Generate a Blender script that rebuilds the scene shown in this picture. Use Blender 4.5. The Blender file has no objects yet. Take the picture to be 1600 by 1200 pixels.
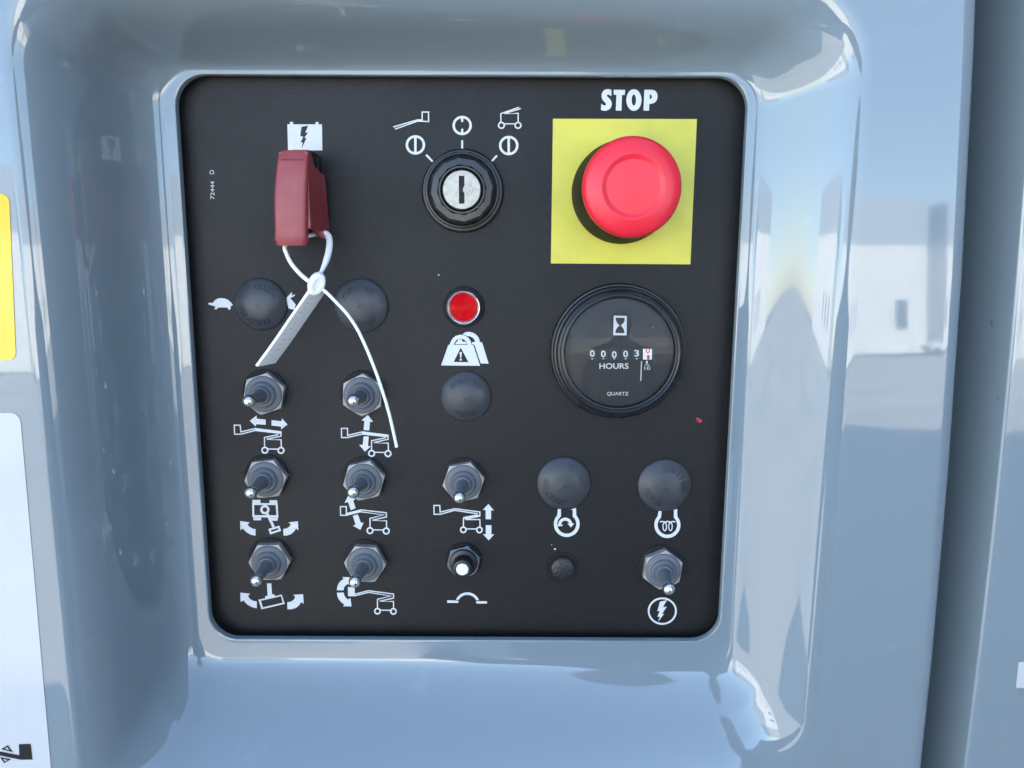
import bpy, bmesh, math, random
from math import sin, cos, pi, radians
from mathutils import Vector, Matrix
from mathutils.geometry import tessellate_polygon

scene = bpy.context.scene
COL = scene.collection

# ------------------------------------------------------------------ camera, sky, sun, exposure
DIST = 0.335            # camera to panel, metres
PITCH = radians(9.7)    # camera pitch against the panel's normal
ROLL = 0.0045
FPX = 1200.0            # focal length in pixels of the 1600 px photograph
LEAN = radians(-7.7)    # the machine's side leans back
M = Matrix.Translation((0, 0, 1.40)) @ Matrix.Rotation(LEAN, 4, 'X')   # panel frame -> world

cam_data = bpy.data.cameras.new('camera')
cam_data.sensor_width = 36.0
cam_data.lens = 36.0 * FPX / 1600.0
cam_data.clip_start = 0.01
cam_data.clip_end = 1000.0
cam = bpy.data.objects.new('camera', cam_data)
COL.objects.link(cam)
cam.matrix_world = M @ Matrix.Translation((0, -DIST, 0)) @ Matrix.Rotation(pi/2 - PITCH, 4, 'X') @ Matrix.Rotation(ROLL, 4, 'Z')
scene.camera = cam

SUN_EL, SUN_AZ = radians(37), radians(26)      # azimuth from +Y (behind the machine) towards +X
world = bpy.data.worlds.new('World')
scene.world = world
world.use_nodes = True
wn = world.node_tree
sky = wn.nodes.new('ShaderNodeTexSky')
sky.sky_type = 'NISHITA'
sky.sun_disc = False
sky.sun_elevation = SUN_EL
sky.sun_rotation = SUN_AZ
sky.air_density = 1.0
sky.dust_density = 0.5
sky.ozone_density = 0.0
bg = wn.nodes['Background']
bg.inputs['Strength'].default_value = 0.15
wn.links.new(sky.outputs[0], bg.inputs['Color'])

sun_data = bpy.data.lights.new('sun', 'SUN')
sun_data.energy = 5.0
sun_data.angle = radians(0.5)
sun_data.color = (1.0, 0.95, 0.88)
sun = bpy.data.objects.new('sun', sun_data)
COL.objects.link(sun)
sdir = Vector((sin(SUN_AZ)*cos(SUN_EL), cos(SUN_AZ)*cos(SUN_EL), sin(SUN_EL)))
sun.rotation_euler = sdir.to_track_quat('Z', 'Y').to_euler()
sun.location = (0, 3, 6)

scene.view_settings.view_transform = 'Standard'
scene.view_settings.look = 'None'
scene.view_settings.gamma = 1
scene.view_settings.exposure = 2.52
scene.render.resolution_x, scene.render.resolution_y = 1024, 768

# ------------------------------------------------------------------ helpers
def P(px, py, y=0.0):
    """pixel of the 1600x1200 photograph -> point of the panel frame at depth y"""
    u, v = (px-800)/FPX, -(py-600)/FPX
    c, s = cos(ROLL), sin(ROLL)
    u, v = c*u - s*v, s*u + c*v
    d = Vector((u, cos(PITCH) + v*sin(PITCH), -sin(PITCH) + v*cos(PITCH)))
    return Vector((0, -DIST, 0)) + d * ((y + DIST)/d.y)

def tr(pts, o, s):
    return [(o[0] + x/s, o[1] + y/s) for x, y in pts]

FRAME = {}      # object -> its origin in the panel frame

def link(o, parent=None, loc=(0, 0, 0)):
    COL.objects.link(o)
    loc = Vector(loc)
    FRAME[o] = loc
    if parent is None:
        o.matrix_world = M @ Matrix.Translation(loc)
    else:
        o.parent = parent
        o.location = loc - FRAME[parent]
    return o

def thing(name, label, cat, loc, group=None):
    o = bpy.data.objects.new(name, None)
    o.empty_display_size = 0.01
    link(o, None, loc)
    return tag(o, label, cat, group)

def tag(o, label, cat, group=None):
    o['label'] = label
    o['category'] = cat
    if group: o['group'] = group
    return o

def part(name, mesh, mat, parent, loc=None, rot=0.0, label=None):
    """mesh is a Mesh or a BMesh whose vertices are relative to loc (panel frame)"""
    if isinstance(mesh, bmesh.types.BMesh):
        me = bpy.data.meshes.new(name)
        mesh.to_mesh(me); mesh.free()
    else:
        me = mesh
    if mat is not None and not me.materials:
        me.materials.append(mat)
    o = bpy.data.objects.new(name, me)
    if loc is None: loc = FRAME[parent] if parent else (0, 0, 0)
    link(o, parent, loc)
    if rot: o.rotation_euler = (0, rot, 0)
    if label: o['label'] = label
    return o

def smooth(bm, ang=35):
    for f in bm.faces: f.smooth = True
    a = radians(ang)
    bm.normal_update()
    for e in bm.edges:
        e.smooth = not (len(e.link_faces) == 2 and e.calc_face_angle(0) > a)
    return bm

def lathe(profile, seg=48, bm=None, off=(0, 0), ang=35):
    """profile [(r, h)] from the outside bottom to the middle; h is out of the panel (-Y)"""
    bm = bm or bmesh.new()
    rings = []
    for r, h in profile:
        if r < 1e-7:
            rings.append([bm.verts.new((off[0], -h, off[1]))])
        else:
            rings.append([bm.verts.new((off[0] + r*cos(2*pi*i/seg), -h, off[1] + r*sin(2*pi*i/seg))) for i in range(seg)])
    for a, b in zip(rings, rings[1:]):
        for i in range(seg):
            j = (i+1) % seg
            if len(a) == 1 and len(b) == 1: continue
            if len(b) == 1: bm.faces.new((a[i], a[j], b[0]))
            elif len(a) == 1: bm.faces.new((a[0], b[j], b[i]))
            else: bm.faces.new((a[i], a[j], b[j], b[i]))
    bmesh.ops.recalc_face_normals(bm, faces=bm.faces)
    return smooth(bm, ang)

def prism_loop(bm, loops, cap=True):
    """loops: list of equal length lists of points; bridges them"""
    vs = [[bm.verts.new(p) for p in l] for l in loops]
    n = len(vs[0])
    for a, b in zip(vs, vs[1:]):
        for i in range(n):
            j = (i+1) % n
            bm.faces.new((a[i], a[j], b[j], b[i]))
    if cap:
        bm.faces.new(vs[0]); bm.faces.new(list(reversed(vs[-1])))
    return vs

def catmull(pts, n):
    out = []
    pts = [Vector(p) for p in pts]
    q = [2*pts[0]-pts[1]] + pts + [2*pts[-1]-pts[-2]]
    for i in range(1, len(q)-2):
        for k in range(n):
            t = k/n
            a, b, c, d = q[i-1], q[i], q[i+1], q[i+2]
            out.append(0.5*((2*b) + (c-a)*t + (2*a-5*b+4*c-d)*t*t + (3*b-a-3*c+d)*t**3))
    out.append(pts[-1])
    return out

def tube(bm, pts, rads, seg=12, flat=1.0):
    loops = []
    for i, p in enumerate(pts):
        t = (pts[min(i+1, len(pts)-1)] - pts[max(i-1, 0)]).normalized()
        n = t.cross(Vector((0, 1, 0)))
        n = n.normalized() if n.length > 1e-6 else Vector((1, 0, 0))
        b = t.cross(n).normalized()
        r = rads if isinstance(rads, (int, float)) else rads[i]
        loops.append([p + n*(r*cos(2*pi*k/seg)) + b*(r*flat*sin(2*pi*k/seg)) for k in range(seg)])
    prism_loop(bm, loops)
    bmesh.ops.recalc_face_normals(bm, faces=bm.faces)
    return smooth(bm, 50)

# ------------------------------------------------------------------ materials
def mat(name, base, rough=0.5, metal=0.0, bump=None, spec=0.5, coat=0.0, coat_rough=0.03, coat_ior=1.5, vary=None, rvary=None):
    """bump: list of (noise scale, distance, detail); vary: (scale, second colour, lo, hi); rvary: (scale, lo, hi)"""
    m = bpy.data.materials.new(name)
    m.use_nodes = True
    nt = m.node_tree
    b = nt.nodes['Principled BSDF']
    b.inputs['Base Color'].default_value = (*base, 1)
    b.inputs['Roughness'].default_value = rough
    b.inputs['Metallic'].default_value = metal
    b.inputs['Specular IOR Level'].default_value = spec
    b.inputs['Coat Weight'].default_value = coat
    b.inputs['Coat Roughness'].default_value = coat_rough
    b.inputs['Coat IOR'].default_value = coat_ior
    tc = nt.nodes.new('ShaderNodeTexCoord')
    def noise(sc, det=2.0):
        n = nt.nodes.new('ShaderNodeTexNoise')
        n.inputs['Scale'].default_value = sc
        n.inputs['Detail'].default_value = det
        nt.links.new(tc.outputs['Object'], n.inputs['Vector'])
        return n
    if vary:
        for sc, c2, lo, hi in (vary if isinstance(vary, list) else [vary]):
            n = noise(sc, 4)
            mr = nt.nodes.new('ShaderNodeMapRange')
            mr.inputs[1].default_value = lo; mr.inputs[2].default_value = hi
            nt.links.new(n.outputs[0], mr.inputs[0])
            mx = nt.nodes.new('ShaderNodeMix'); mx.data_type = 'RGBA'
            if b.inputs['Base Color'].is_linked:
                nt.links.new(b.inputs['Base Color'].links[0].from_socket, mx.inputs[6])
            else:
                mx.inputs[6].default_value = (*base, 1)
            mx.inputs[7].default_value = (*c2, 1)
            nt.links.new(mr.outputs[0], mx.inputs[0])
            nt.links.new(mx.outputs[2], b.inputs['Base Color'])
    if rvary:
        n = noise(rvary[0], 4)
        mr = nt.nodes.new('ShaderNodeMapRange')
        mr.inputs[1].default_value = 0.3; mr.inputs[2].default_value = 0.7
        mr.inputs[3].default_value = rvary[1]; mr.inputs[4].default_value = rvary[2]
        nt.links.new(n.outputs[0], mr.inputs[0])
        nt.links.new(mr.outputs[0], b.inputs['Roughness'])
    prev = None
    for sc, dist, det in (bump or []):
        n = noise(sc, det)
        bp = nt.nodes.new('ShaderNodeBump')
        bp.inputs['Distance'].default_value = dist
        bp.inputs['Strength'].default_value = 1.0
        nt.links.new(n.outputs[0], bp.inputs['Height'])
        if prev: nt.links.new(prev.outputs[0], bp.inputs['Normal'])
        prev = bp
    if prev:
        nt.links.new(prev.outputs[0], b.inputs['Normal'])
        nt.links.new(prev.outputs[0], b.inputs['Coat Normal'])
    return m

PAINT = mat('grey_gelcoat', (0.188, 0.230, 0.252), 0.06, spec=0.5, coat=0.7, coat_rough=0.015, coat_ior=1.5, bump=[(7, 0.0014, 0), (26, 0.00005, 0), (1200, 0.0000012, 2)],
            vary=[(420, (0.07, 0.07, 0.075), 0.785, 0.81), (55, (0.22, 0.26, 0.29), 0.66, 0.86), (900, (0.45, 0.46, 0.47), 0.80, 0.83)], rvary=(30, 0.02, 0.07))
PAINT2 = mat('grey_gelcoat_dusty', (0.188, 0.230, 0.252), 0.08, coat=0.7, coat_rough=0.02, coat_ior=1.5, bump=[(6, 0.0006, 0)],
             vary=[(160, (0.14, 0.14, 0.145), 0.70, 0.76)], rvary=(30, 0.03, 0.12))
BLACK = mat('black_panel_laminate', (0.0075, 0.0075, 0.008), 0.47, spec=0.28, bump=[(1500, 0.00022, 2)],
            vary=[(900, (0.4, 0.4, 0.4), 0.83, 0.85), (300, (0.0105, 0.0098, 0.009), 0.45, 0.7)], rvary=(11, 0.36, 0.56))
INK = mat('white_print', (0.60, 0.61, 0.61), 0.45, bump=[(1500, 0.00015, 2)], vary=(700, (0.51, 0.52, 0.52), 0.55, 0.75))
YELLOW = mat('yellow_label', (0.60, 0.545, 0.055), 0.42, bump=[(1200, 0.00008, 2)], vary=[(60, (0.52, 0.475, 0.05), 0.45, 0.7), (500, (0.3, 0.26, 0.04), 0.77, 0.82)])
DECAL_Y = mat('yellow_sticker', (0.74, 0.47, 0.0), 0.12, bump=[(60, 0.00005, 1)])
DECAL_W = mat('white_sticker', (0.53, 0.53, 0.525), 0.12, bump=[(40, 0.00006, 1)], vary=(25, (0.49, 0.49, 0.485), 0.5, 0.75))
DECAL_K = mat('black_print', (0.006, 0.006, 0.007), 0.4, spec=0.25)
RUBBER = mat('blue_grey_rubber', (0.108, 0.116, 0.126), 0.54, bump=[(900, 0.00005, 2)], vary=(250, (0.11, 0.12, 0.13), 0.5, 0.8))
PLUG = mat('black_nylon_plug', (0.033, 0.036, 0.041), 0.42, bump=[(700, 0.00004, 2)], vary=(200, (0.046, 0.050, 0.056), 0.5, 0.75))
BLKPL = mat('black_plastic', (0.010, 0.010, 0.011), 0.28, bump=[(500, 0.00003, 2)], rvary=(80, 0.22, 0.42))
BLKMATTE = mat('black_rubber_washer', (0.006, 0.006, 0.0065), 0.6, spec=0.25, bump=[(900, 0.00004, 2)])
NUT = mat('tarnished_nickel', (0.36, 0.325, 0.305), 0.55, metal=0.35, bump=[(500, 0.00005, 3)], vary=(160, (0.25, 0.23, 0.22), 0.45, 0.7))
NUTDK = mat('blued_steel', (0.16, 0.19, 0.22), 0.35, metal=0.9, bump=[(500, 0.00003, 3)])
STEEL = mat('satin_nickel_tip', (0.72, 0.69, 0.64), 0.24, metal=1.0, bump=[(400, 0.00005, 3)], vary=(260, (0.45, 0.42, 0.38), 0.55, 0.75))
CYL = mat('brushed_lock_steel', (0.29, 0.275, 0.245), 0.36, metal=1.0, bump=[(700, 0.00006, 3)], vary=(500, (0.23, 0.21, 0.18), 0.42, 0.7))
CHROME = mat('chrome_bezel', (0.85, 0.83, 0.80), 0.13, metal=1.0)
RED = mat('red_mushroom_plastic', (0.72, 0.016, 0.034), 0.36, bump=[(700, 0.00002, 2)], vary=(240, (0.30, 0.01, 0.02), 0.78, 0.82))
LENS = mat('red_lens', (0.60, 0.001, 0.005), 0.05, coat=0.6)
MAROON = mat('maroon_guard_plastic', (0.26, 0.038, 0.044), 0.42, bump=[(450, 0.00004, 3)], vary=[(70, (0.32, 0.075, 0.078), 0.5, 0.75)], rvary=(60, 0.34, 0.52))
TIE = mat('white_nylon', (0.82, 0.82, 0.80), 0.38, bump=[(400, 0.00004, 2)])
GREYPL = mat('grey_plastic', (0.10, 0.105, 0.11), 0.4)
WHITEPL = mat('white_button_plastic', (0.80, 0.80, 0.79), 0.35)
DARK = mat('dark_steel_frame', (0.02, 0.02, 0.022), 0.6, bump=[(60, 0.0004, 3)])
FACE = mat('meter_face', (0.006, 0.0065, 0.008), 0.5)
REDINK = mat('red_print', (0.5, 0.03, 0.05), 0.5)

def glass_mat():
    m = bpy.data.materials.new('scratched_meter_glass'); m.use_nodes = True
    nt = m.node_tree
    for n in list(nt.nodes): nt.nodes.remove(n)
    out = nt.nodes.new('ShaderNodeOutputMaterial')
    tp = nt.nodes.new('ShaderNodeBsdfTransparent')
    gl = nt.nodes.new('ShaderNodeBsdfGlossy'); gl.inputs['Roughness'].default_value = 0.04
    fr = nt.nodes.new('ShaderNodeFresnel'); fr.inputs['IOR'].default_value = 1.22
    mx = nt.nodes.new('ShaderNodeMixShader')
    nt.links.new(fr.outputs[0], mx.inputs[0]); nt.links.new(tp.outputs[0], mx.inputs[1]); nt.links.new(gl.outputs[0], mx.inputs[2])
    # dust specks and fine scratches lying on the glass
    df = nt.nodes.new('ShaderNodeBsdfDiffuse'); df.inputs['Color'].default_value = (0.5, 0.5, 0.5, 1)
    tc = nt.nodes.new('ShaderNodeTexCoord')
    def layer(scale, stretch, lo, hi, top):
        mp = nt.nodes.new('ShaderNodeMapping'); mp.inputs['Scale'].default_value = stretch
        mp.inputs['Rotation'].default_value = (0, 0.7, 0)
        n = nt.nodes.new('ShaderNodeTexNoise'); n.inputs['Scale'].default_value = scale; n.inputs['Detail'].default_value = 3
        r = nt.nodes.new('ShaderNodeMapRange')
        r.inputs[1].default_value = lo; r.inputs[2].default_value = hi; r.inputs[4].default_value = top
        nt.links.new(tc.outputs['Object'], mp.inputs[0]); nt.links.new(mp.outputs[0], n.inputs['Vector']); nt.links.new(n.outputs[0], r.inputs[0])
        return r
    a = layer(1100, (1, 1, 1), 0.73, 0.80, 0.7)
    b = layer(500, (3.5, 1, 0.5), 0.735, 0.79, 0.35)
    c = layer(60, (1, 1, 1), 0.35, 0.8, 0.012)
    s1 = nt.nodes.new('ShaderNodeMath'); s1.operation = 'MAXIMUM'
    s2 = nt.nodes.new('ShaderNodeMath'); s2.operation = 'MAXIMUM'
    nt.links.new(a.outputs[0], s1.inputs[0]); nt.links.new(b.outputs[0], s1.inputs[1])
    nt.links.new(s1.outputs[0], s2.inputs[0]); nt.links.new(c.outputs[0], s2.inputs[1])
    m2 = nt.nodes.new('ShaderNodeMixShader')
    nt.links.new(s2.outputs[0], m2.inputs[0]); nt.links.new(mx.outputs[0], m2.inputs[1]); nt.links.new(df.outputs[0], m2.inputs[2])
    nt.links.new(m2.outputs[0], out.inputs[0])
    return m
GLASS = glass_mat()

# ------------------------------------------------------------------ the place the paint mirrors: lot and warehouses
def world_box(bm, x0, x1, y0, y1, z0, z1):
    vs = [bm.verts.new(p) for p in [(x0,y0,z0),(x1,y0,z0),(x1,y1,z0),(x0,y1,z0),(x0,y0,z1),(x1,y0,z1),(x1,y1,z1),(x0,y1,z1)]]
    for f in ((3,2,1,0),(4,5,6,7),(0,1,5,4),(1,2,6,5),(2,3,7,6),(3,0,4,7)):
        bm.faces.new([vs[i] for i in f])
    return bm

def wobj(name, bm, m, parent=None, loc=(0, 0, 0)):
    me = bpy.data.meshes.new(name); bm.to_mesh(me); bm.free(); me.materials.append(m)
    o = bpy.data.objects.new(name, me); COL.objects.link(o)
    o.location = loc
    if parent: o.parent = parent
    return o

CONCRETE = mat('lot_concrete', (0.44, 0.405, 0.35), 0.8, bump=[(3, 0.01, 5)], vary=[(0.25, (0.33, 0.305, 0.27), 0.4, 0.65)])
GRASS = mat('verge_grass', (0.075, 0.10, 0.035), 0.9, vary=(3, (0.05, 0.07, 0.03), 0.4, 0.6))
SIDING = mat('white_siding', (0.80, 0.79, 0.76), 0.5, vary=[(0.6, (0.70, 0.69, 0.67), 0.4, 0.7)])
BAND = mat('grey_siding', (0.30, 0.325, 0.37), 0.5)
WGLASS = mat('dark_window_glass', (0.03, 0.035, 0.04), 0.1)
CARW = mat('white_car_paint', (0.7, 0.7, 0.7), 0.2)
TYRE = mat('tyre_rubber', (0.02, 0.02, 0.02), 0.8)

bm = bmesh.new()
g = 400
bm.faces.new([bm.verts.new(p) for p in ((-g, -g, 0), (g, -g, 0), (g, g, 0), (-g, g, 0))])
ground = wobj('ground', bm, CONCRETE); ground['kind'] = 'structure'
bm = world_box(bmesh.new(), -120, 160, -84, -66, 0.004, 0.05)
verge = wobj('grass_verge', bm, GRASS); verge['kind'] = 'structure'

def warehouse(label, x0, x1, yf, h, band, wins, depth=30):
    root = bpy.data.objects.new('warehouse', None); COL.objects.link(root)
    root.location = ((x0+x1)/2, yf, 0)
    tag(root, label, 'warehouse', None)
    cx = (x0+x1)/2
    bm = bmesh.new()
    world_box(bm, x0-cx, x1-cx, -depth, 0, 0, h)
    n = int((x1-x0)/0.9)                       # vertical ribs of the siding
    for i in range(n):
        x = x0-cx + 0.45 + i*0.9
        world_box(bm, x-0.06, x+0.06, 0.001, 0.06, 0, h-band)
    wobj('wall', bm, SIDING, root)
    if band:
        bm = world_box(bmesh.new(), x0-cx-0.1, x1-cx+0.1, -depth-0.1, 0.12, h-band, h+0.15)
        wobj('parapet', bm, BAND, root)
    for wx, wz, ww, wh in wins:
        bm = bmesh.new()
        t = 0.18
        for a in ((-ww/2-t, ww/2+t, wh/2, wh/2+t), (-ww/2-t, ww/2+t, -wh/2-t, -wh/2), (-ww/2-t, -ww/2, -wh/2, wh/2), (ww/2, ww/2+t, -wh/2, wh/2)):
            world_box(bm, a[0], a[1], 0.02, 0.16, a[2], a[3])
        w = wobj('window', bm, BAND, root, (wx-cx, 0, wz))
        wobj('pane', world_box(bmesh.new(), -ww/2, ww/2, 0.03, 0.09, -wh/2, wh/2), WGLASS, w)
    return root

warehouse('long white warehouse with a grey band under its roof, mirrored in the grey cover', -12, 67.6, -86, 18.8, 5.4, [(63.9, 4.6, 1.3, 3.2), (52.5, 4.6, 1.3, 3.2), (44, 4.6, 1.3, 3.2), (34, 4.6, 1.3, 3.2)])
warehouse('white warehouse with a grey roof band beyond the narrow alley', 70.6, 134, -86, 18.8, 5.4, [(74.2, 4.6, 1.3, 3.2), (77, 4.6, 1.3, 3.2), (86, 4.6, 1.3, 3.2)])
warehouse('low plain white shed closing the end of the alley', 66, 118, -122, 16.0, 0, [], 12)
warehouse('tall pale warehouse with grey upper wall across the lot from the yellow sticker', -84, -27.5, -74, 18.5, 5.6, [(-36, 4.5, 2.0, 3.2), (-44, 4.5, 2.0, 3.2), (-52, 4.5, 2.0, 3.2)])

# unseen shed, added to block sky light from the machine's right
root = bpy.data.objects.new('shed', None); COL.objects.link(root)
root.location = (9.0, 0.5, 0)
tag(root, 'unseen grey clad shed added beside the machine to block light from the right', 'shed')
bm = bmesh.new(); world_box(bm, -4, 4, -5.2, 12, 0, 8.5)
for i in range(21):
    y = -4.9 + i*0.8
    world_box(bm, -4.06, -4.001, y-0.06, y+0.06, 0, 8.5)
ADDED_SHED = mat('added_shed_cladding', (0.10, 0.11, 0.125), 0.5)  # dark grey, so the added shed sends little light back to the cover
wobj('wall', bm, ADDED_SHED, root)
wobj('roof', world_box(bmesh.new(), -4.3, 4.3, -5.5, 12.3, 8.5, 8.8), ADDED_SHED, root)

def parked_car():
    root = bpy.data.objects.new('parked_car', None); COL.objects.link(root)
    root.location = (66.6, -82.0, 0.05)
    tag(root, 'white car parked in front of the white warehouse wall', 'car')
    prof = [(-2.2, .35), (-2.25, .75), (-2.0, .92), (-1.35, .98), (-0.75, 1.42), (0.75, 1.45), (1.55, .98), (2.15, .85), (2.25, .6), (2.2, .35)]
    bm = bmesh.new()
    loops = [[Vector((x, s*(0.86 if z < 1 else 0.68), z)) for x, z in prof] for s in (-1, 1)]
    prism_loop(bm, loops); bmesh.ops.recalc_face_normals(bm, faces=bm.faces)
    wobj('body', bm, CARW, root)
    for s in (-1, 1):
        bm = bmesh.new()
        q = [(-1.2, 1.0, .80), (-0.72, 1.36, .72), (0.72, 1.38, .72), (1.35, 1.0, .80)]
        prism_loop(bm, [[Vector((x, s*yy, z)) for x, z, yy in q], [Vector((x, s*(yy+.03), z)) for x, z, yy in q]])
        bmesh.ops.recalc_face_normals(bm, faces=bm.faces)
        wobj('side_window', bm, WGLASS, root)
    for x in (-1.4, 1.4):
        for s in (-1, 1):
            bm = lathe([(0, 0), (.33, 0), (.33, .22), (.2, .23), (0, .2)], 20)
            w = wobj('wheel', bm, TYRE, root, (x, s*0.70, .33))
            if s > 0: w.rotation_euler = (0, 0, pi)
parked_car()

# ------------------------------------------------------------------ the person taking the picture, mirrored dimly in the dial and panel
CLOTH = mat('dark_work_clothes', (0.025, 0.028, 0.035), 0.9)
SKIN = mat('skin', (0.28, 0.17, 0.125), 0.6)
HAIR = mat('dark_hair', (0.02, 0.015, 0.012), 0.6)
def skinned(name, verts, edges, radii, m, parent, sub=2):
    me = bpy.data.meshes.new(name); me.from_pydata(verts, edges, []); me.materials.append(m)
    o = bpy.data.objects.new(name, me); COL.objects.link(o)
    o.parent = parent
    md = o.modifiers.new('skin', 'SKIN'); md.use_smooth_shade = True
    for v, r in zip(me.skin_vertices[0].data, radii): v.radius = (r, r) if isinstance(r, float) else r
    me.skin_vertices[0].data[0].use_root = True
    sb = o.modifiers.new('smooth', 'SUBSURF'); sb.levels = sub; sb.render_levels = sub
    return o
def person():
    root = bpy.data.objects.new('person', None); COL.objects.link(root)
    root.location = (0.20, -1.05, 0); root.scale = (1.2, 1.0, 0.98)
    tag(root, 'person in dark clothes standing before the panel, dimly mirrored in the meter glass', 'person')
    V = [(0, 0, .95), (0, -.01, 1.10), (0, -.01, 1.28), (0, -.01, 1.42), (0, .02, 1.50), (0, .05, 1.56),
         (.10, 0, .90), (.12, .03, .50), (.13, -.01, .10), (.14, .13, .05),
         (-.10, 0, .90), (-.12, .05, .50), (-.13, 0, .10), (-.14, .14, .05),
         (.17, -.01, 1.40), (.25, -.03, 1.13), (.26, .05, .88), (-.17, -.01, 1.40), (-.25, -.03, 1.13), (-.26, .05, .88)]
    E = [(0,1),(1,2),(2,3),(3,4),(4,5),(0,6),(6,7),(7,8),(8,9),(0,10),(10,11),(11,12),(12,13),(3,14),(14,15),(15,16),(3,17),(17,18),(18,19)]
    R = [(.16,.12),(.15,.11),(.18,.12),(.15,.10),(.065,.065),(.06,.06),(.095,.095),(.065,.065),(.05,.05),(.04,.04),(.095,.095),(.065,.065),(.05,.05),(.04,.04),(.075,.075),(.05,.05),(.032,.032),(.075,.075),(.05,.05),(.032,.032)]
    skinned('body', V, E, R, CLOTH, root)
    skinned('head', [(0,.04,1.53),(0,.05,1.62),(0,.07,1.68),(0,.06,1.74),(0,.155,1.655),(.078,.06,1.665),(-.078,.06,1.665)], [(0,1),(1,2),(2,3),(2,4),(2,5),(2,6)], [.055,.075,.085,.07,.014,.016,.016], SKIN, root)
    skinned('hair', [(0,.0,1.70),(0,.03,1.755),(0,.09,1.765)], [(0,1),(1,2)], [.075,.07,.05], HAIR, root)
    for sg in (1, -1):
        x = .26*sg
        V = [(x, .05, .88), (x, .06, .83), (x, .065, .79)]; E = [(0,1),(1,2)]; R = [.026, .032, .03]
        for k in range(4):
            b = len(V); y = .035 + .021*k; L = (.9, 1.0, .95, .78)[k]
            V += [(x, y, .775), (x - .006*sg, y+.004, .775-.035*L), (x - .02*sg, y+.008, .775-.065*L)]
            E += [(2, b), (b, b+1), (b+1, b+2)]; R += [.0095, .009, .008]
        b = len(V); V += [(x - .02*sg, .095, .815), (x - .035*sg, .11, .78)]; E += [(1, b), (b, b+1)]; R += [.012, .0095]
        skinned('hand', V, E, R, SKIN, root)
person()

# ------------------------------------------------------------------ grey cover with its pocket
NC, NS = 12, 14
def rrect(l, r, t, b, rad, y, right=None, low=None):
    low = low or rad
    pts = []
    cs = [((r-rad, t-rad), 0, rad), ((l+rad, t-rad), 1, rad), ((l+low, b+low), 2, low), ((r-low, b+low), 3, low)]
    corner = []
    for (cx, cz), k, rd in cs:
        corner.append([(cx + rd*cos(pi/2*(k + i/NC)), cz + rd*sin(pi/2*(k + i/NC))) for i in range(NC+1)])
    for k in range(4):
        pts += corner[k]
        a, c = corner[k][-1], corner[(k+1) % 4][0]
        for i in range(1, NS):
            f = i/NS
            pts.append((a[0] + (c[0]-a[0])*f, a[1] + (c[1]-a[1])*f))
    if right:
        pts = [(x + right(z)*max(0.0, min(1.0, (x-0.02)/(r-0.02))), z) for x, z in pts]
    return [Vector((x, y, z)) for x, z in pts]

CUT = (-0.1374, 0.0953, 0.0705, -0.1750)
BASE = (-0.1490, 0.1050, 0.0745, -0.1900)
RIM = (-0.1667, 0.1270, 0.0912, -0.2330)
YL, YF = -0.008, -0.0405
TILT = 0.0850           # the cover's face is turned a little against the panel
def yfl(x): return YF + TILT*x
SG = (-1, 1, 1, -1)
def xr(z): return 0.1824 - 0.0455*z - 0.1049*z*z

def mixb(a, b, f): return tuple(p + (q-p)*f for p, q in zip(a, b))
def grow(a, d): return tuple(p + s*(d if isinstance(d, (int, float)) else d[i]) for i, (p, s) in enumerate(zip(a, SG)))

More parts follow.
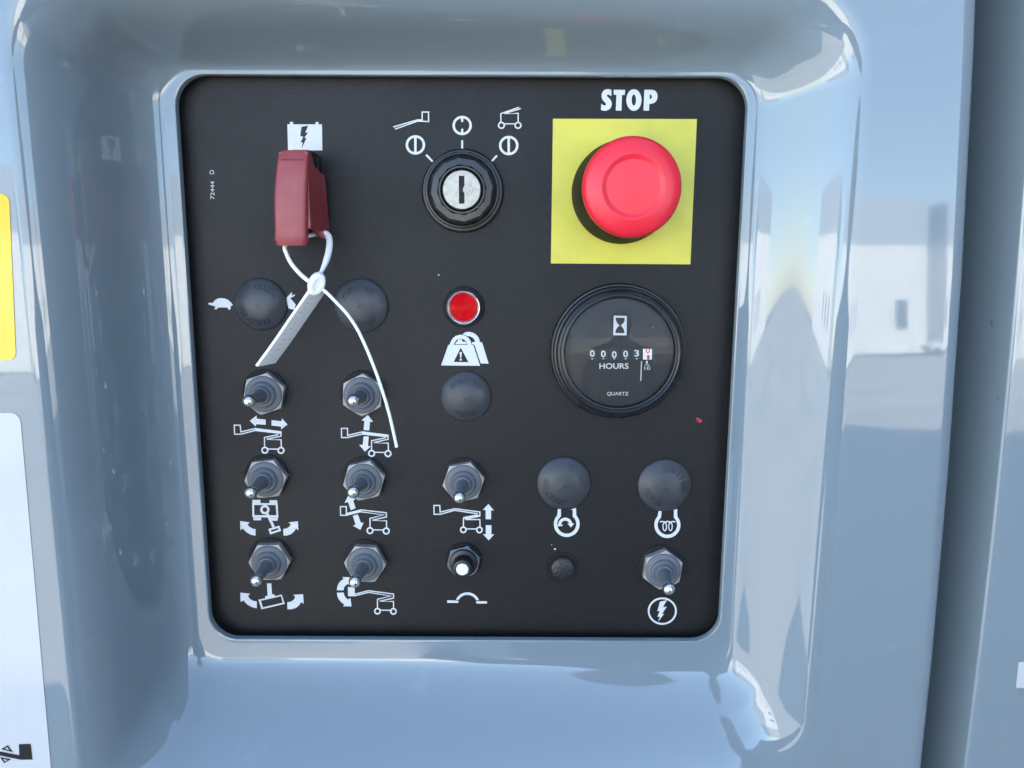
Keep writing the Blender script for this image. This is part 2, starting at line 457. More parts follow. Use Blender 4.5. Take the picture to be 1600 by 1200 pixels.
def cover():
    loops = [rrect(*CUT, .0125, -0.0048), rrect(*CUT, .0125, -0.0050), rrect(*CUT, .0125, -0.0073), rrect(*grow(CUT, .0002), .0127, -0.0078), rrect(*grow(CUT, .0007), .0132, YL), rrect(*grow(CUT, .0010), .0135, YL)]
    lipw = [abs(BASE[i]-CUT[i]) for i in range(4)]
    tl = [min(.0075, .70*w) for w in lipw]
    A = grow(BASE, [-t for t in tl])
    q, q2 = 0.40, 0.48
    Cc = mixb(BASE, RIM, q)
    yC = YL + (YF-YL)*q
    n = 20
    for i in range(n+1):
        t = i/n
        b = tuple((1-t)**2*a + 2*t*(1-t)*bb + t*t*c for a, bb, c in zip(A, BASE, Cc))
        y = ((1-t)**2 + 2*t*(1-t))*YL + t*t*yC
        loops.append(rrect(*b, .0135 + .0065*t, y, low=.0135 + .0105*t*t))
    for f in (0.44, 0.48):
        loops.append(rrect(*mixb(BASE, RIM, f), .0200 + .002*f, YL + (YF-YL)*f, low=.024 + .002*(f-.4)))
    Ac = mixb(BASE, RIM, 1-q2); yA = YL + (YF-YL)*(1-q2)
    Ce = grow(RIM, .0100)
    n = 22
    for i in range(n+1):
        t = i/n
        b = tuple((1-t)**2*a + 2*t*(1-t)*bb + t*t*c for a, bb, c in zip(Ac, RIM, Ce))
        y = (1-t)**2*yA + (2*t*(1-t) + t*t)*YF
        loops.append(rrect(*b, .0215 + .0130*t, y, low=.0242 + .011*t))
    loops.append(rrect(*grow(RIM, .0115), .0355, YF, low=.0366))
    nin = len(loops)
    # flange out to the edge, rounded over and turned back
    OUT = (-0.75, 0.0, 0.52, -0.70)
    R = .0075
    def edge(d, y, rad):
        o = (OUT[0]-d, 0.175+d, OUT[2]+d, OUT[3]-d)
        return rrect(*o, rad, y, lambda z: xr(z) - 0.175)
    loops.append(edge(-R-.002, YF, .02))
    for i in range(9):
        a = pi/2*i/8
        loops.append(edge(-R + R*sin(a), YF + R*(1-cos(a)), .025))
    loops.append(edge(0, 0.0, .03)); loops.append(edge(-.001, .06, .03))
    for k, l in enumerate(loops):
        for v in l:
            if k >= nin: v.y += TILT*v.x; continue
            v.y += TILT*v.x*max(0.0, min(1.0, (YL - v.y)/(YL - YF)))
    bm = bmesh.new()
    va = prism_loop(bm, loops[:nin], cap=False)[-1]
    vb = prism_loop(bm, loops[nin:], cap=False)[0]
    ring = vb + va
    for tri in tessellate_polygon([[Vector((v.co.x, v.co.z, 0)) for v in vb], [Vector((v.co.x, v.co.z, 0)) for v in va]]):
        bm.faces.new([ring[i] for i in tri])
    bmesh.ops.recalc_face_normals(bm, faces=bm.faces)
    # outward is towards the camera
    f = max(bm.faces, key=lambda f: f.calc_area())
    if f.normal.y > 0: bmesh.ops.reverse_faces(bm, faces=bm.faces)
    return smooth(bm, 40)

root = thing('machine_cover', 'glossy grey moulded machine cover with a deep recessed pocket around the black control panel', 'cover', (-0.29, -0.02, -0.70))
def shifted(bm, o):
    for v in bm.verts: v.co -= o
    return bm
part('shell', shifted(cover(), FRAME[root]), PAINT, root)

def plate(pts, y, th, holes=()):
    """flat plate in the panel plane: polygon pts (x, z) between depth y (front) and y+th"""
    bm = bmesh.new()
    n = len(pts)
    front = [bm.verts.new((x, y, z)) for x, z in pts]
    back = [bm.verts.new((x, y+th, z)) for x, z in pts]
    bm.faces.new(front); bm.faces.new(list(reversed(back)))
    for i in range(n):
        bm.faces.new((front[i], back[i], back[(i+1) % n], front[(i+1) % n]))
    bmesh.ops.recalc_face_normals(bm, faces=bm.faces)
    return bm

def rquad(l, r, t, b, rad, shear=0.0, n=8):
    pts = []
    for (cx, cz), k in (((r-rad, t-rad), 0), ((l+rad, t-rad), 1), ((l+rad, b+rad), 2), ((r-rad, b+rad), 3)):
        pts += [(cx + rad*cos(pi/2*(k+i/n)), cz + rad*sin(pi/2*(k+i/n))) for i in range(n+1)]
    return [(x + shear*(z-t), z) for x, z in pts]

# stickers on the flange, left of the pocket
YS = yfl(-.185)
a, b = P(13, 303, YS), P(25, 563, YS)
sh = (b.x-a.x)/(b.z-a.z)
def tilted(bm, x0):
    for v in bm.verts: v.co.y += TILT*(v.co.x - x0)
    return bm
part('yellow_sticker', shifted(tilted(plate(rquad(a.x-.07, a.x, a.z, b.z, .0028, sh), YS-.00025, .0006), -.185), FRAME[root]), DECAL_Y, root, label='plain yellow sticker with rounded corners')
a, b = P(31, 645, YS), P(80, 1200, YS)
sh = (b.x-a.x)/(b.z-a.z)
wst = part('white_sticker', shifted(tilted(plate(rquad(a.x-.10, a.x, a.z, a.z-.22, .0035, sh), YS-.00025, .0006), -.185), FRAME[root]), DECAL_W, root, label='white sticker with a black boom symbol')

# neighbouring cover across the gap
def xn(z): return xr(z) + .0202 + .012*z
def neighbour():
    bm = bmesh.new()
    zs = [0.52 - 1.22*i/60 for i in range(61)]
    R = .0016
    prof = [(-.0095, .058), (-.0088, .03), (-.0068, 0.0), (-.0034, -.018)] + [(R - R*cos(pi/2*i/5), YF + R - R*sin(pi/2*i/5)) for i in range(6)] + [(.004, YF), (.02, YF), (.06, YF), (.30, YF+.001), (.9, YF+.004)]
    rows = [[bm.verts.new((xn(z)+dx, y + TILT*(xn(z)+dx), z)) for dx, y in prof] for z in zs]
    for a, b in zip(rows, rows[1:]):
        for i in range(len(prof)-1):
            bm.faces.new((a[i], b[i], b[i+1], a[i+1]))
    bmesh.ops.recalc_face_normals(bm, faces=bm.faces)
    f = max(bm.faces, key=lambda f: f.calc_area())
    if f.normal.y > 0: bmesh.ops.reverse_faces(bm, faces=bm.faces)
    return smooth(bm, 40)
nroot = thing('side_cover', 'grey painted side cover with a scuffed edge, across the dark gap', 'cover', (0.6, -0.02, -0.70))
part('shell', shifted(neighbour(), FRAME[nroot]), PAINT2, nroot)
a = P(1591, 1079, yfl(.2))
part('white_sticker', shifted(tilted(plate(rquad(a.x, a.x+.05, a.z+.0125, a.z, .0008, -.02), yfl(.2)-.00025, .0006), .2), FRAME[nroot]), DECAL_W, nroot)

bm = world_box(bmesh.new(), -0.72, 0.98, 0.16, 1.3, 0.0, 2.9)
frame = wobj('dark_chassis', bm, DARK)
tag(frame, 'dark steel machine frame behind the grey covers, seen down the narrow gap', 'frame')

# ------------------------------------------------------------------ flat print
LIFT = 0.00006
class Print:
    """flat print in pixel coordinates, laid on depth y; every piece a hair above the last"""
    def __init__(self, y=0.0): self.bm = bmesh.new(); self.y = y - LIFT; self.k = 0
    def loops(self, ls):
        y = self.y - self.k*0.000012; self.k += 1
        pts = [[P(px, py, y) for px, py in l] for l in ls]
        tris = tessellate_polygon([[Vector((p.x, p.z, 0)) for p in l] for l in pts])
        vs = [self.bm.verts.new(p) for l in pts for p in l]
        for t in tris:
            f = self.bm.faces.new([vs[i] for i in t])
            f.normal_update()
            if f.normal.y > 0: f.normal_flip()
        return self
    def poly(self, pts, *holes): return self.loops([pts, *holes])
    def ring(self, c, R, r, R2=None, r2=None, n=40):
        R2 = R2 or R; r2 = r2 or r
        mk = lambda a, b: [(c[0] + a*cos(2*pi*i/n), c[1] + b*sin(2*pi*i/n)) for i in range(n)]
        return self.loops([mk(R, R2), mk(r, r2)])
    def disc(self, c, R, R2=None, n=28):
        return self.loops([[(c[0] + R*cos(2*pi*i/n), c[1] + (R2 or R)*sin(2*pi*i/n)) for i in range(n)]])
    def stroke(self, pts, w):
        L, Rr = [], []
        pts = [Vector(p) for p in pts]
        n = len(pts)
        for i, p in enumerate(pts):
            d1 = (p - pts[i-1]).normalized() if i else (pts[1]-p).normalized()
            d2 = (pts[i+1]-p).normalized() if i < n-1 else d1
            n1, n2 = Vector((-d1.y, d1.x)), Vector((-d2.y, d2.x))
            m = n1 + n2
            if m.length < 0.35: m = n1
            m.normalize()
            s = min(1/max(m.dot(n1), 0.25), 2.2)*w/2
            L.append(p + m*s); Rr.append(p - m*s)
        y = self.y - self.k*0.000012; self.k += 1
        a = [self.bm.verts.new(P(*q, y)) for q in L]; b = [self.bm.verts.new(P(*q, y)) for q in Rr]
        for i in range(n-1):
            f = self.bm.faces.new((a[i], a[i+1], b[i+1], b[i])); f.normal_update()
            if f.normal.y > 0: f.normal_flip()
        return self
    def text(self, s, x0, x1, y0, y1, weight=0.0, turn=False):
        """turn: the text reads upwards"""
        y = self.y - self.k*0.000012; self.k += 1
        verts, faces = text_mesh(s, weight)
        xs = [v[0] for v in verts]; ys = [v[1] for v in verts]
        ax, bx, ay, by = min(xs), max(xs), min(ys), max(ys)
        vs = []
        for v in verts:
            u, w = (v[0]-ax)/(bx-ax), (v[1]-ay)/(by-ay)
            if turn: px, py = x0 + (x1-x0)*(1-w), y1 - (y1-y0)*u
            else: px, py = x0 + (x1-x0)*u, y1 - (y1-y0)*w
            vs.append(self.bm.verts.new(P(px, py, y)))
        for f in faces:
            try: nf = self.bm.faces.new([vs[i] for i in f])
            except ValueError: continue
            nf.normal_update()
            if nf.normal.y > 0: nf.normal_flip()
        return self
    def done(self, name, parent, m=None, label=None):
        return part(name, shifted(self.bm, FRAME[parent]), m or INK, parent, label=label)

def text_mesh(s, weight=0.0, extrude=0.0):
    cu = bpy.data.curves.new('lettering', 'FONT')
    cu.body = s; cu.size = 1.0; cu.offset = weight; cu.extrude = extrude
    cu.resolution_u = 4
    o = bpy.data.objects.new('lettering', cu)
    COL.objects.link(o)
    dg = bpy.context.evaluated_depsgraph_get()
    me = bpy.data.meshes.new_from_object(o.evaluated_get(dg))
    verts = [tuple(v.co) for v in me.vertices]
    faces = [tuple(p.vertices) for p in me.polygons]
    bpy.data.objects.remove(o); bpy.data.curves.remove(cu); bpy.data.meshes.remove(me)
    return verts, faces

# black boom symbol on the white sticker
s, o = 16, (0, 1130)
p = Print(YS-.00035)
p.poly(tr([(505, 490), (785, 497), (832, 888), (560, 878), (-300, 650), (-300, 550), (520, 765)], o, s))
p.poly(tr([(85, 590), (245, 500), (365, 680)], o, s), tr([(165, 585), (235, 548), (285, 630)], o, s))
p.poly(tr([(60, 785), (165, 940), (330, 850)], o, s), tr([(130, 830), (180, 905), (245, 865)], o, s))
tilted(p.bm, -.185)
po = p.done('printed_symbol', root, DECAL_K)
po.parent = wst; po.location = FRAME[root] - FRAME[wst]

# ------------------------------------------------------------------ black control panel
panel = thing('control_panel', 'black rectangular control panel with white printed symbols set inside the grey pocket', 'control panel', (-0.021, 0, -0.19))
bm = plate(rquad(-.153, .110, .085, -.192, .004), 0.0, .003)
part('face_plate', shifted(bm, FRAME[panel]), BLACK, panel)

# STOP and its yellow square
s, o = 15.238, (930, 130)
p = Print()
p.poly(tr([(388,165),(383,310),(345,285),(305,268),(280,282),(276,302),(300,330),(350,375),(385,430),(396,500),(378,575),(330,630),(250,658),(190,655),(135,635),(145,485),(185,520),(225,533),(258,518),(257,490),(230,455),(175,400),(152,330),(155,250),(190,185),(250,147),(310,138),(350,147)], o, s))
p.poly(tr([(440,155),(712,158),(705,280),(637,280),(625,655),(490,650),(505,275),(440,275)], o, s))
p.loops([tr([(922+181*cos(2*pi*i/40), 400+258*sin(2*pi*i/40)) for i in range(40)], o, s), tr([(920+52*cos(2*pi*i/40), 400+132*sin(2*pi*i/40)) for i in range(40)], o, s)])
p.poly(tr([(1170,155),(1350,155),(1410,170),(1450,200),(1475,245),(1485,310),(1475,380),(1450,430),(1410,467),(1350,488),(1290,492),(1280,655),(1150,650)], o, s), tr([(1297,262),(1322,272),(1342,295),(1350,325),(1338,360),(1320,375),(1297,382)], o, s))
p.done('stop_lettering', panel, label='bold white word STOP')
Print().poly([(864,185.5),(1089,186),(1078.7,413),(860.8,411.6)]).done('yellow_square', panel, YELLOW, label='plain yellow square label')

# battery symbol
s, o = 4, (260, 100)
p = Print()
p.poly(tr([(756,377),(972,377),(975,540),(760,540)], o, s), tr([(845,392),(886,385),(868,430),(886,428),(862,462),(876,462),(845,530),(852,490),(838,490),(856,455),(836,450)], o, s))
p.poly(tr([(772,362),(792,362),(792,378),(772,378)], o, s)); p.poly(tr([(932,363),(951,363),(951,378),(932,378)], o, s))
p.done('battery_symbol', panel)
p = Print(); p.text('72444', 328.8, 335.0, 283.2, 311.2, 0.0, True); p.text('D', 327.6, 334.4, 265.8, 272, 0.0, True)
p.done('part_number', panel)

# key switch symbols
s, o = 4.2857, (580, 120)
c1, c2, c3 = tr([(296,456),(609,326),(921,460)], o, s)
for c in (c1, c3):
    p = Print().ring(c, 15.2, 11.4).poly([(c[0]-1.9, c[1]-12.5), (c[0]+1.9, c[1]-12.5), (c[0]+1.9, c[1]+12.5), (c[0]-1.9, c[1]+12.5)])
    p.done('key_position_symbol', panel)
p = Print().ring(c2, 15.1, 11.3)
for a, b in ((-12.3, -5.6), (5.2, 12.3)):
    p.poly([(c2[0]-1.7, c2[1]+a), (c2[0]+1.7, c2[1]+a), (c2[0]+1.7, c2[1]+b), (c2[0]-1.7, c2[1]+b)])
p.done('key_position_symbol', panel)
for a, b in (((609,425),(609,490)), ((368,522),(418,575)), ((842,527),(800,573))):
    Print().stroke(tr([a, b], o, s), 3.0).done('tick_mark', panel)
p = Print().stroke(tr([(148,336),(308,289),(341,289),(341,236),(384,236),(384,300),(312,296),(160,350)], o, s), 1.9)
p.done('platform_symbol', panel)
p = Print().stroke(tr([(868,308),(868,247),(990,204)], o, s), 1.8).stroke(tr([(1001,213),(892,246),(984,244),(984,308)], o, s), 1.8).stroke(tr([(888,315),(966,315)], o, s), 1.7)
for c in tr([(872,325),(983,325)], o, s): p.ring(c, 5.6, 3.4)
p.done('chassis_symbol', panel)

# boom symbols
def boom(s, o, polys, strokes, wheels, R, r, w):
    p = Print()
    for q in polys: p.poly(tr(q, o, s))
    for q in strokes: p.stroke(tr(q, o, s), w/s)
    for c in tr(wheels, o, s): p.ring(c, R/s, r/s)
    p.done('boom_symbol', panel)
boom(16, (360, 645),
     [[(485,200),(655,65),(655,145),(880,170),(880,300),(640,285),(635,345)], [(1030,185),(1280,210),(1285,135),(1428,295),(1265,415),(1270,345),(1028,318)], [(615,378),(1278,463),(1265,525),(1180,520),(610,455)]],
     [[(620,393),(262,478),(243,308),(95,308),(105,535),(262,535),(620,440)], [(1265,470),(1265,585),(905,660),(1265,672),(1275,870)], [(1200,545),(850,618),(855,870)], [(920,905),(1215,908)]],
     [(862,935),(1265,940)], 90, 52, 28)
boom(16, (525, 645),
     [[(795,55),(930,225),(850,220),(830,440),(690,432),(708,200),(635,190)], [(690,590),(818,590),(800,830),(875,835),(722,970),(580,800),(668,800)], [(650,462),(1318,548),(1315,610),(1230,605),(650,545)]],
     [[(655,478),(290,565),(288,390),(135,390),(140,620),(290,618),(655,530)], [(1302,560),(1302,660),(945,742),(1305,758),(1312,965)], [(1240,622),(888,700),(890,950)], [(955,985),(1240,992)]],
     [(890,1015),(1300,1020)], 90, 52, 28)
boom(16, (525, 770),
     [[(310,65),(390,125),(488,155),(430,195),(490,385),(370,435),(300,230),(215,250)], [(420,575),(545,540),(625,755),(692,740),(610,925),(420,820),(490,800)], [(255,505),(620,412),(625,485),(268,572)]],
     [[(110,345),(257,345),(260,562),(113,562),(110,331)], [(615,425),(1258,500),(1258,605),(905,685),(1262,700),(1265,890)], [(610,472),(1195,552),(850,640),(848,890)], [(920,925),(1190,930)]],
     [(850,945),(1255,955)], 90, 52, 28)
boom(14.545, (520, 890),
     [[(215,165),(390,175),(365,250),(395,360),(345,325),(290,360),(255,410),(245,470),(92,470),(100,400),(130,320),(180,255),(245,215)], [(92,525),(245,522),(265,590),(300,645),(345,680),(402,645),(425,835),(232,835),(265,795),(200,750),(140,680),(105,610)], [(340,395),(495,405),(500,545),(505,605),(350,605)]],
     [[(495,560),(810,480),(1380,555),(1380,648),(1065,718),(1380,722),(1380,890)], [(495,597),(810,517),(1320,600),(1015,675),(1015,890)], [(1085,920),(1310,925)]],
     [(1015,945),(1378,950)], 78, 44, 25)
boom(14.545, (670, 780),
     [[(1355,108),(1480,260),(1415,250),(1415,455),(1292,455),(1292,245),(1225,245)], [(1295,590),(1422,590),(1422,800),(1490,795),(1360,935),(1228,792),(1295,800)], [(780,408),(1090,345),(1168,375),(1168,395),(850,462),(785,440)]],
     [[(1160,390),(1160,290),(595,216),(258,292),(250,142),(118,142),(118,342),(265,342),(585,252),(1110,330)], [(835,462),(1160,462),(1165,640)], [(790,420),(785,640)], [(850,675),(1080,675)]],
     [(785,695),(1150,698)], 78, 44, 26)
# slewing and platform turning symbols
s, o = 15.238, (370, 775)
p = Print()
p.poly(tr([(365,170),(970,170),(990,520),(372,500)], o, s), tr([(412,215),(925,215),(945,460),(415,455)], o, s))
for q in ([(370,92),(560,92),(565,168),(372,168)], [(778,100),(958,100),(965,168),(778,168)], [(390,506),(580,512),(580,578),(395,578)], [(800,520),(972,524),(972,590),(850,590)], [(690,420),(745,390),(905,725),(850,755)]):
    p.poly(tr(q, o, s))
p.ring(tr([(668,325)], o, s)[0], 110/s, 55/s)
p.poly(tr([(750,785),(1010,705),(1055,830),(795,915)], o, s), tr([(810,815),(980,762),(1005,795),(830,858)], o, s))
p.poly(tr([(80,595),(310,630),(255,675),(300,735),(370,775),(445,790),(445,945),(340,925),(240,870),(175,810),(140,770),(88,815)], o, s))
p.poly(tr([(1230,630),(1455,600),(1465,820),(1410,770),(1370,840),(1290,910),(1200,940),(1112,945),(1105,785),(1190,770),(1250,730),(1285,675)], o, s))
p.done('slewing_symbol', panel)
s, o = 14.545, (370, 905)
p = Print()
p.poly(tr([(685,95),(785,95),(800,345),(850,340),(862,385),(650,440),(645,385),(700,375)], o, s))
p.poly(tr([(490,465),(1020,350),(1090,560),(560,685)], o, s), tr([(545,490),(1005,385),(1045,535),(595,640)], o, s))
p.poly(tr([(80,305),(305,330),(255,385),(300,450),(370,490),(455,505),(455,662),(340,635),(240,575),(180,515),(148,480),(85,520)], o, s))
p.poly(tr([(1280,355),(1505,340),(1520,560),(1460,520),(1420,590),(1350,650),(1260,680),(1150,685),(1148,525),(1230,510),(1290,470),(1330,405)], o, s))
p.done('platform_turn_symbol', panel)
# overload weights
s, o = 17.78, (680, 515)
p = Print()
p.poly(tr([(165,995),(365,425),(408,415),(425,350),(480,250),(570,175),(700,140),(830,165),(930,235),(985,310),(1010,420),(1060,430),(1245,1005)], o, s),
       tr([(515,422),(545,345),(610,275),(710,250),(800,275),(870,340),(905,422)], o, s), tr([(710,500),(925,905),(512,900)], o, s))
p.poly(tr([(555,403),(580,345),(622,332),(632,272),(740,267),(752,332),(855,340),(882,403)], o, s))
p.poly(tr([(675,630),(708,618),(740,630),(725,780),(695,780)], o, s)); p.disc(tr([(708,835)], o, s)[0], 32/s)
p.poly(tr([(750,132),(840,75),(930,60),(1050,85),(1150,150),(1215,240),(1240,345),(1300,355),(1485,945),(1264,940),(1092,425),(1030,405),(1014,350),(1115,340),(1080,270),(1030,215),(965,185),(900,185),(830,148)], o, s))
p.done('overload_symbol', panel)
# engine start, glow plug
def horseshoe(p, c, R, r, left, right, o, s, a0, a1, b0, b1, n=36):
    arc = lambda rad, u, v: [(c[0]+rad*cos(radians(u+(v-u)*i/n)), c[1]+rad*sin(radians(u+(v-u)*i/n))) for i in range(n+1)]
    p.poly(tr(left[:1] + arc(R, a0, a1) + right + arc(r, b1, b0) + left[1:], o, s))
s, o = 21.81, (850, 790)
p = Print()
horseshoe(p, (775,630), 440, 325, [(470,120),(580,120)], [(1090,75),(905,138),(980,155)], o, s, 223, -42, 232, -52)
n = 20
p.poly(tr([(725+240*cos(pi+pi*i/n), 650+240*sin(pi+pi*i/n)) for i in range(n+1)] + [(725+140*cos(2*pi-pi*i/n), 650+140*sin(2*pi-pi*i/n)) for i in range(n+1)], o, s))
p.poly(tr([(430,652),(635,650),(635,695),(440,705)], o, s)); p.poly(tr([(800,612),(1030,610),(915,740)], o, s))
p.done('engine_start_symbol', panel)
s, o = 21.81, (1010, 790)
p = Print()
horseshoe(p, (715,660), 445, 330, [(415,170),(525,170)], [(1050,115),(935,150)], o, s, 222, -40, 228, -48)
for c in tr([(625,715),(820,715)], o, s): p.ring(c, 78/s, 42/s, 158/s, 118/s)
p.stroke(tr([(460,560),(500,545),(545,540),(590,550),(625,572),(670,550),(725,538),(780,550),(822,572),(860,550),(910,540),(985,560)], o, s), 42/s)
p.done('glow_plug_symbol', panel)
s, o = 20, (1000, 925)
p = Print().ring(tr([(697,597)], o, s)[0], 455/s, 398/s, 428/s, 370/s, 56)
p.poly(tr([(625,300),(840,255),(715,475),(838,460),(680,695),(755,680),(565,930),(620,770),(540,775),(625,590),(540,600)], o, s))
p.done('power_symbol', panel)
s, o = 20, (690, 915)
p = Print()
p.poly(tr([(175,460),(525,470),(525,540),(178,540)], o, s)); p.poly(tr([(1080,485),(1420,490),(1420,560),(1085,560)], o, s))
arc = lambda R, u, v: [(805+R*cos(radians(u+(v-u)*i/24)), 600+R*sin(radians(u+(v-u)*i/24))) for i in range(25)]
p.poly(tr(arc(390, 204.5, 338.5) + arc(312, 333, 209), o, s))
p.done('circuit_breaker_symbol', panel)
# tortoise and the bit of hare that shows
s, o = 10, (320, 450)
p = Print().poly(tr([(48,250),(70,230),(120,235),(160,190),(200,165),(255,157),(320,165),(370,190),(410,230),(440,265),(405,285),(400,335),(365,338),(358,305),(210,305),(190,330),(150,332),(165,295),(155,285),(100,270)], o, s))
p.done('tortoise_symbol', panel)
p = Print().poly(tr([(1280,150),(1355,70),(1370,82),(1345,118),(1408,100),(1405,122),(1332,158),(1385,215),(1420,260),(1400,340),(1310,320),(1285,240)], o, s))
p.done('hare_symbol', panel)
# stray paint marks
rnd = random.Random(4)
p = Print()
for i in range(12):
    c = (1092 + rnd.uniform(-4, 4), 657 + rnd.uniform(-4, 4)); r = rnd.uniform(0.8, 1.9)
    p.poly([(c[0] + r*rnd.uniform(.6, 1.3)*cos(2*pi*k/7), c[1] + r*rnd.uniform(.6, 1.2)*sin(2*pi*k/7)) for k in range(7)])
p.done('paint_fleck', panel, REDINK, 'small red fleck of paint')
for c, r in (((685.5, 429.5), 1.4), ((867, 858), 1.6), ((862, 851), 0.9)):
    Print().poly([(c[0] + r*rnd.uniform(.6, 1.2)*cos(2*pi*k/7), c[1] + r*rnd.uniform(.6, 1.2)*sin(2*pi*k/7)) for k in range(7)]).done('dust_fleck', panel)

# ------------------------------------------------------------------ toggle switches
mm = 0.001
def mesh_of(name, bm):
    me = bpy.data.meshes.new(name); bm.to_mesh(me); bm.free(); return me
def hexnut(af, h0, h1, ch, hole=0.0):
    bm = bmesh.new()
    rc = af/2/cos(pi/6)
    n = 48
    def hexr(a):
        a = (a + pi/6) % (pi/3) - pi/6
        return af/2/cos(a)
    ang = [2*pi*i/n for i in range(n)]
    L = lambda rad, h: [Vector((rad(a)*cos(a), -h, rad(a)*sin(a))) for a in ang]
    r1 = af/2*1.045
    loops = [L(hexr, h0)]
    # chamfer: the hexagon's corners fall away
    loops.append([Vector((hexr(a)*cos(a), -(h1 - ch*max(0, (hexr(a)-r1)/(rc-r1))), hexr(a)*sin(a))) for a in ang])
    loops.append(L(lambda a: min(hexr(a), r1)*0.985, h1))
    loops.append(L(lambda a: max(hole, 1e-4), h1))
    prism_loop(bm, loops, cap=False)
    bmesh.ops.recalc_face_normals(bm, faces=bm.faces)
    return smooth(bm, 18)
NUT_ME = mesh_of('nut', hexnut(16.6*mm, 0.4*mm, 4.2*mm, .45*mm, 5*mm))
WASH_ME = mesh_of('washer', lathe([(9.9*mm, 0.02*mm), (9.9*mm, .5*mm), (9.6*mm, .7*mm), (3*mm, .7*mm)], 48))
BOOT_ME = mesh_of('boot', lathe([(x*mm, y*mm) for x, y in [(8.15, 3.9), (8.15, 4.3), (7.9, 4.7), (7.2, 5.0), (6.4, 5.15), (5.9, 5.4), (5.6, 6.2), (5.3, 6.7), (4.9, 6.9), (4.5, 6.75), (4.2, 6.7), (4.0, 7.0), (3.8, 8.0), (3.5, 8.4), (3.0, 8.5), (2.4, 8.7), (0, 8.8)]], 48))
bm = bmesh.new()       # along +Z from the pivot
lv = 22.0
def zlathe(profile, seg=28):
    bm = lathe(profile, seg)
    bmesh.ops.rotate(bm, verts=bm.verts, cent=(0, 0, 0), matrix=Matrix.Rotation(-pi/2, 3, 'X'))
    for v in bm.verts: v.co.z = abs(v.co.z)
    bmesh.ops.recalc_face_normals(bm, faces=bm.faces)
    return bm
STEM_ME = mesh_of('lever', zlathe([(x*mm, y*mm) for x, y in [(0, 3.0), (3.0, 3.0), (3.1, 4.6), (2.7, 6.2), (2.35, 9.0), (2.1, 12.5), (2.0, 15.2), (1.6, 15.5), (0, 15.5)]]))
TIP_ME = mesh_of('tip', zlathe([(x*mm, y*mm) for x, y in [(0, 15.3), (1.75, 15.3), (1.95, 16.2)] ] + [((2.72*cos(a))*mm, (18.1 + 2.72*sin(a))*mm) for a in [radians(-38 + i*8) for i in range(16)]] + [(0, 20.82*mm)]))
for me, m in ((NUT_ME, NUT), (WASH_ME, BLKMATTE), (BOOT_ME, RUBBER), (STEM_ME, RUBBER), (TIP_ME, STEEL)): me.materials.append(m)

def toggle(nut, tip, rot, label):
    c = P(*nut, -0.0042); c.y = 0
    t = thing('toggle_switch', label, 'toggle switch', c, 'toggle switches with grey rubber boots')
    part('washer', WASH_ME, None, t, c + Vector((-.0006, 0, .0006)))
    part('nut', NUT_ME, None, t, c, rot)
    part('boot', BOOT_ME, None, t, c, rot*1.7)
    piv = c + Vector((0, -.004, 0))
    d = P(*tip, -0.0218) - piv
    lev = part('lever', STEM_ME, None, t, piv)
    lev.rotation_mode = 'QUATERNION'
    q = d.to_track_quat('Z', 'Y')
    lev.rotation_quaternion = q
    tp = bpy.data.objects.new('tip', TIP_ME); COL.objects.link(tp); tp.parent = lev
for nut, tip, rot, label in [
    ((411.7,616), (389.7,626.5), .20, 'toggle switch above the boom symbol with sideways arrows'),
    ((565.7,617.7), (552.4,625.8), .05, 'toggle switch with the thin tail of the white cable tie hanging across it'),
    ((414.5,749), (392.5,769), .42, 'toggle switch above the chassis symbol with two curved arrows'),
    ((568.2,751.8), (552.4,768), .30, 'toggle switch above the boom symbol with a slanted double arrow'),
    ((420.5,879), (401,906), .50, 'toggle switch above the tilted platform symbol with two curved arrows'),
    ((570,882), (555,908), .58, 'toggle switch whose tip touches the curved arrows of the platform tilt symbol'),
    ((724,754), (718,776.5), .34, 'toggle switch above the boom symbol with separate up and down arrows'),
    ((1036,891.5), (1044.7,919), .12, 'toggle switch above the lightning bolt in a circle')]:
    toggle(nut, tip, rot, label)

# ------------------------------------------------------------------ dome plugs with moulded lettering
RP = 12.1*mm
def dome(r):
    t = min(r/RP, 1.0)
    h = 4.4*mm*(1 - t**2.5)*0.80 + 0.8*mm
    if r < 2.6*mm: h += 0.16*mm*(1 - (r/(2.6*mm))**2)**2
    return h
bm = lathe([(RP, 0.02*mm), (RP*1.0, .5*mm)] + [(RP*(1-i/18)*0.995, dome(RP*(1-i/18))) for i in range(18)] + [(0.6*mm, dome(.6*mm)), (0.5*mm, dome(0)-.25*mm), (0, dome(0)-.25*mm)], 64, ang=50)
PLUG_ME = mesh_of('dome', bm); PLUG_ME.materials.append(PLUG)
def arc_text(s, R, size, centre, flip):
    verts, faces = text_mesh(s, 0.004, 0.06)
    xs = [v[0] for v in verts]; ys = [v[1] for v in verts]
    ux, uy = (min(xs)+max(xs))/2, (min(ys)+max(ys))/2
    hz = max(v[2] for v in verts)
    bm = bmesh.new(); vs = []
    for x, y, z in verts:
        u, w = (x-ux)*size*0.92, (y-uy)*size
        r, a = (R-w, centre + u/R) if flip else (R+w, centre - u/R)
        vs.append(bm.verts.new((r*cos(a), -(dome(r) + (0.40*mm if z > 0 else -.15*mm)), r*sin(a))))
    for f in faces:
        try: bm.faces.new([vs[i] for i in f])
        except ValueError: pass
    bmesh.ops.recalc_face_normals(bm, faces=bm.faces)
    return bm
TXT1 = mesh_of('moulded_lettering', arc_text('KOS-LT 500', 8.2*mm, 3.5*mm, pi/2, False)); TXT1.materials.append(PLUG)
TXT2 = mesh_of('moulded_lettering', arc_text('HEYCO', 8.2*mm, 3.5*mm, -pi/2, True)); TXT2.materials.append(PLUG)
